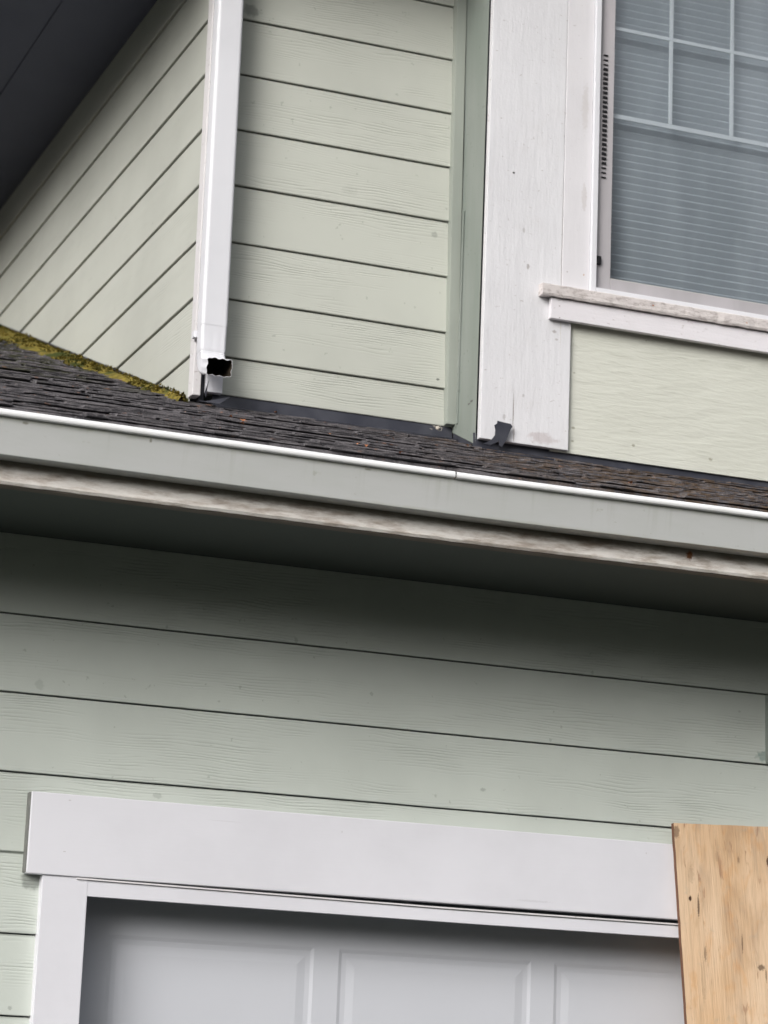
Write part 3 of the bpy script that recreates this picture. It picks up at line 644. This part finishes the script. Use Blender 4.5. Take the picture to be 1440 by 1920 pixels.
# ------------------------------------------------------------------ moss, leaves, fluff
mb = MB(); rng = random.Random(12)
def tuft(x, y, z, r, n=7):
    for i in range(n):
        a = rng.uniform(0, 6.28); b = rng.uniform(-.2, 1.3); d = Vector((math.cos(a)*math.cos(b), math.sin(a)*math.cos(b), abs(math.sin(b))))
        p = Vector((x, y, z)); s_ = r*rng.uniform(.6, 1.3); t_ = d.cross(Vector((0, 0, 1))).normalized()*s_*.3
        mb.face([p-t_, p+t_, p+d*s_*.8+t_*.6, p+d*s_])
Y = U-.06
while Y < 11.2:
    f = (Y-U)/4.
    dens = 7+int(12*max(0, f)); wm = .03+.19*max(0, min(1, (Y-U)/1.6))*(1+.35*nz(Y*2.3, 9))
    for k in range(dens):
        u = rng.random()**1.6; x = 2.012-wm*1.25*u*(.75+.5*nz(Y*3.1, 7)); 
        if nz(x*14, Y*6, 3) < -.35+.6*u*u: continue
        h = .030*math.sin(math.pi*min(1, u*.9+.12))*(1+.5*nz(Y*8, 2)); tuft(x, Y+rng.uniform(-.01, .01), roofz(Y)+.006+h*rng.uniform(.35, 1), rng.uniform(.004, .009), 9)
    Y += .009
# solid cushion under the tufts
rows = []
for k in range(300):
    Y = U-.03+k*.0145; wm = .02+.13*min(1, max(0, (Y-U)/1.6))*(1+.5*nz(Y*4, 9)); h = .024*(1+.6*nz(Y*8, 2)+.3*nz(Y*23)); 
    rows.append([(2.012-wm*1.2*u*(1+.3*nz(Y*5, u*3)), Y, roofz(Y)+.002+max(.0, h*math.sin(math.pi*min(1, u*.85+.15))+.006*nz(Y*20, u*6))) for u in (0, .2, .4, .6, .8, 1)])
mb.grid(rows)
tag(mb.build('moss', M['moss'], fix=False), 'olive gold moss growing along the foot of the side wall', 'moss', kind='stuff')
def leaf(px, py, Y, sz, lab, sd):
    r2 = random.Random(sd); p = at(px, py, Y); p.z = roofz(Y)+.016; m_ = MB(); n = 7
    rows = []
    for i in range(n):
        u = i/(n-1); wv = math.sin(math.pi*min(.97, max(.04, u)))**.8*.38*(1+.3*r2.random()); c_ = .25*math.sin(u*3.1)*r2.uniform(.6, 1.4)
        rows.append([(-wv*sz, (u-.5)*sz, c_*sz+.25*wv*sz), (0, (u-.5)*sz, c_*sz), (wv*sz, (u-.5)*sz*.9, c_*sz+.3*wv*sz)])
    m_.grid(rows); o = m_.build('dry_leaf', M['leaf'], fix=False); o.location = p; o.rotation_euler = (r2.uniform(-.2, .5), r2.uniform(-.3, .3), r2.uniform(0, 6.28))
    tag(o, lab, 'leaf', 'dry leaves lying on the shingles'); return o
def yroof(px, py):
    v = at(px, py, 1.); return (1.984-U*SL+.010)/(v.z-SL)
for i, (px, py, s_, lab) in enumerate(((455, 794, .020, 'largest curled orange leaf on the shingles below the downspout outlet'),
    (432, 786, .012, 'small reddish leaf just left of the largest curled orange leaf'),
    (455, 766, .013, 'tan leaf on the shingles touching the flashing right of the downspout'),
    (517, 777, .010, 'small rusty leaf at the edge of the flashing, right of the tan one'),
    (617, 818, .010, 'brown leaf crumb alone on the dark middle of the shingles'),
    (672, 837, .013, 'rusty leaf by the gutter lip, left one of a close pair'),
    (686, 841, .012, 'rusty leaf by the gutter lip, right one of a close pair'),
    (752, 853, .011, 'pale tan leaf scrap just above the gutter lip, left of the gutter seam'),
    (736, 827, .010, 'small tan scrap on the shingles below the green inner corner'),
    (875, 840, .012, 'orange brown scrap on the shingles left of the bent metal tab'),
    (1182, 910, .016, 'yellowish curled leaf on the roof below the sage bay panel'))):
    Y = yroof(px, py)
    if not (5.99 < Y < U): Y = 6.3
    leaf(px, py, Y, s_, lab, 40+i)
m_ = MB(); rng2 = random.Random(3); c0 = at(822, 803, 6.86)
for k in range(46):
    p = c0+Vector((rng2.gauss(0, .008), rng2.gauss(0, .006), rng2.gauss(0, .004))); d = Vector((rng2.uniform(-1, 1), rng2.uniform(-1, 1), rng2.uniform(-.4, 1))).normalized()*rng2.uniform(.004, .012); t_ = Vector((rng2.uniform(-1, 1), 0, rng2.uniform(-1, 1)))*.0012
    m_.face([p, p+t_, p+d+t_, p+d])
bmf = bmesh.new(); bmesh.ops.create_icosphere(bmf, subdivisions=2, radius=.006)
for v in bmf.verts: v.co = v.co*(1+.5*nz(*(v.co*300)))+c0+Vector((-.004, -.004, 0))
m_.addbm(bmf)
tag(m_.build('debris_tuft', M['fluff'], fix=False), 'tiny pale tuft of fluff caught at the foot of the green inner corner board', 'debris')

# ------------------------------------------------------------------ unseen trees added behind the camera to block low light
mb = MB(); rng = random.Random(9)
for k in range(26):
    cx = -45+k*3.6+rng.uniform(-1, 1); cy = -24+rng.uniform(-4, 4); hh = rng.uniform(6, 8)
    bmt = bmesh.new(); bmesh.ops.create_cone(bmt, cap_ends=True, segments=9, radius1=1.9, radius2=.2, depth=hh*.9)
    for v in bmt.verts: v.co = v.co*(1+.2*nz(*(v.co*1.3)))+Vector((cx, cy, -1.6+hh*.5))
    mb.addbm(bmt)
    for i in range(420):
        u = rng.random(); z_ = -1.2+hh*u; rr = (2.6*(1-u)**.8+.25)*rng.uniform(.7, 1.15); a = rng.uniform(0, 6.28)
        p = Vector((cx+rr*math.cos(a), cy+rr*math.sin(a), z_)); e1 = Vector((rng.uniform(-1, 1), rng.uniform(-1, 1), rng.uniform(-.8, .5)))*.5; e2 = Vector((rng.uniform(-1, 1), rng.uniform(-1, 1), rng.uniform(-.5, .5)))*.3
        mb.face([p, p+e1, p+e1+e2, p+e2])
tag(mb.build('added_trees', M['foliage'], fix=False), 'unseen dark evergreen trees added to block low light', 'wood', kind='stuff')
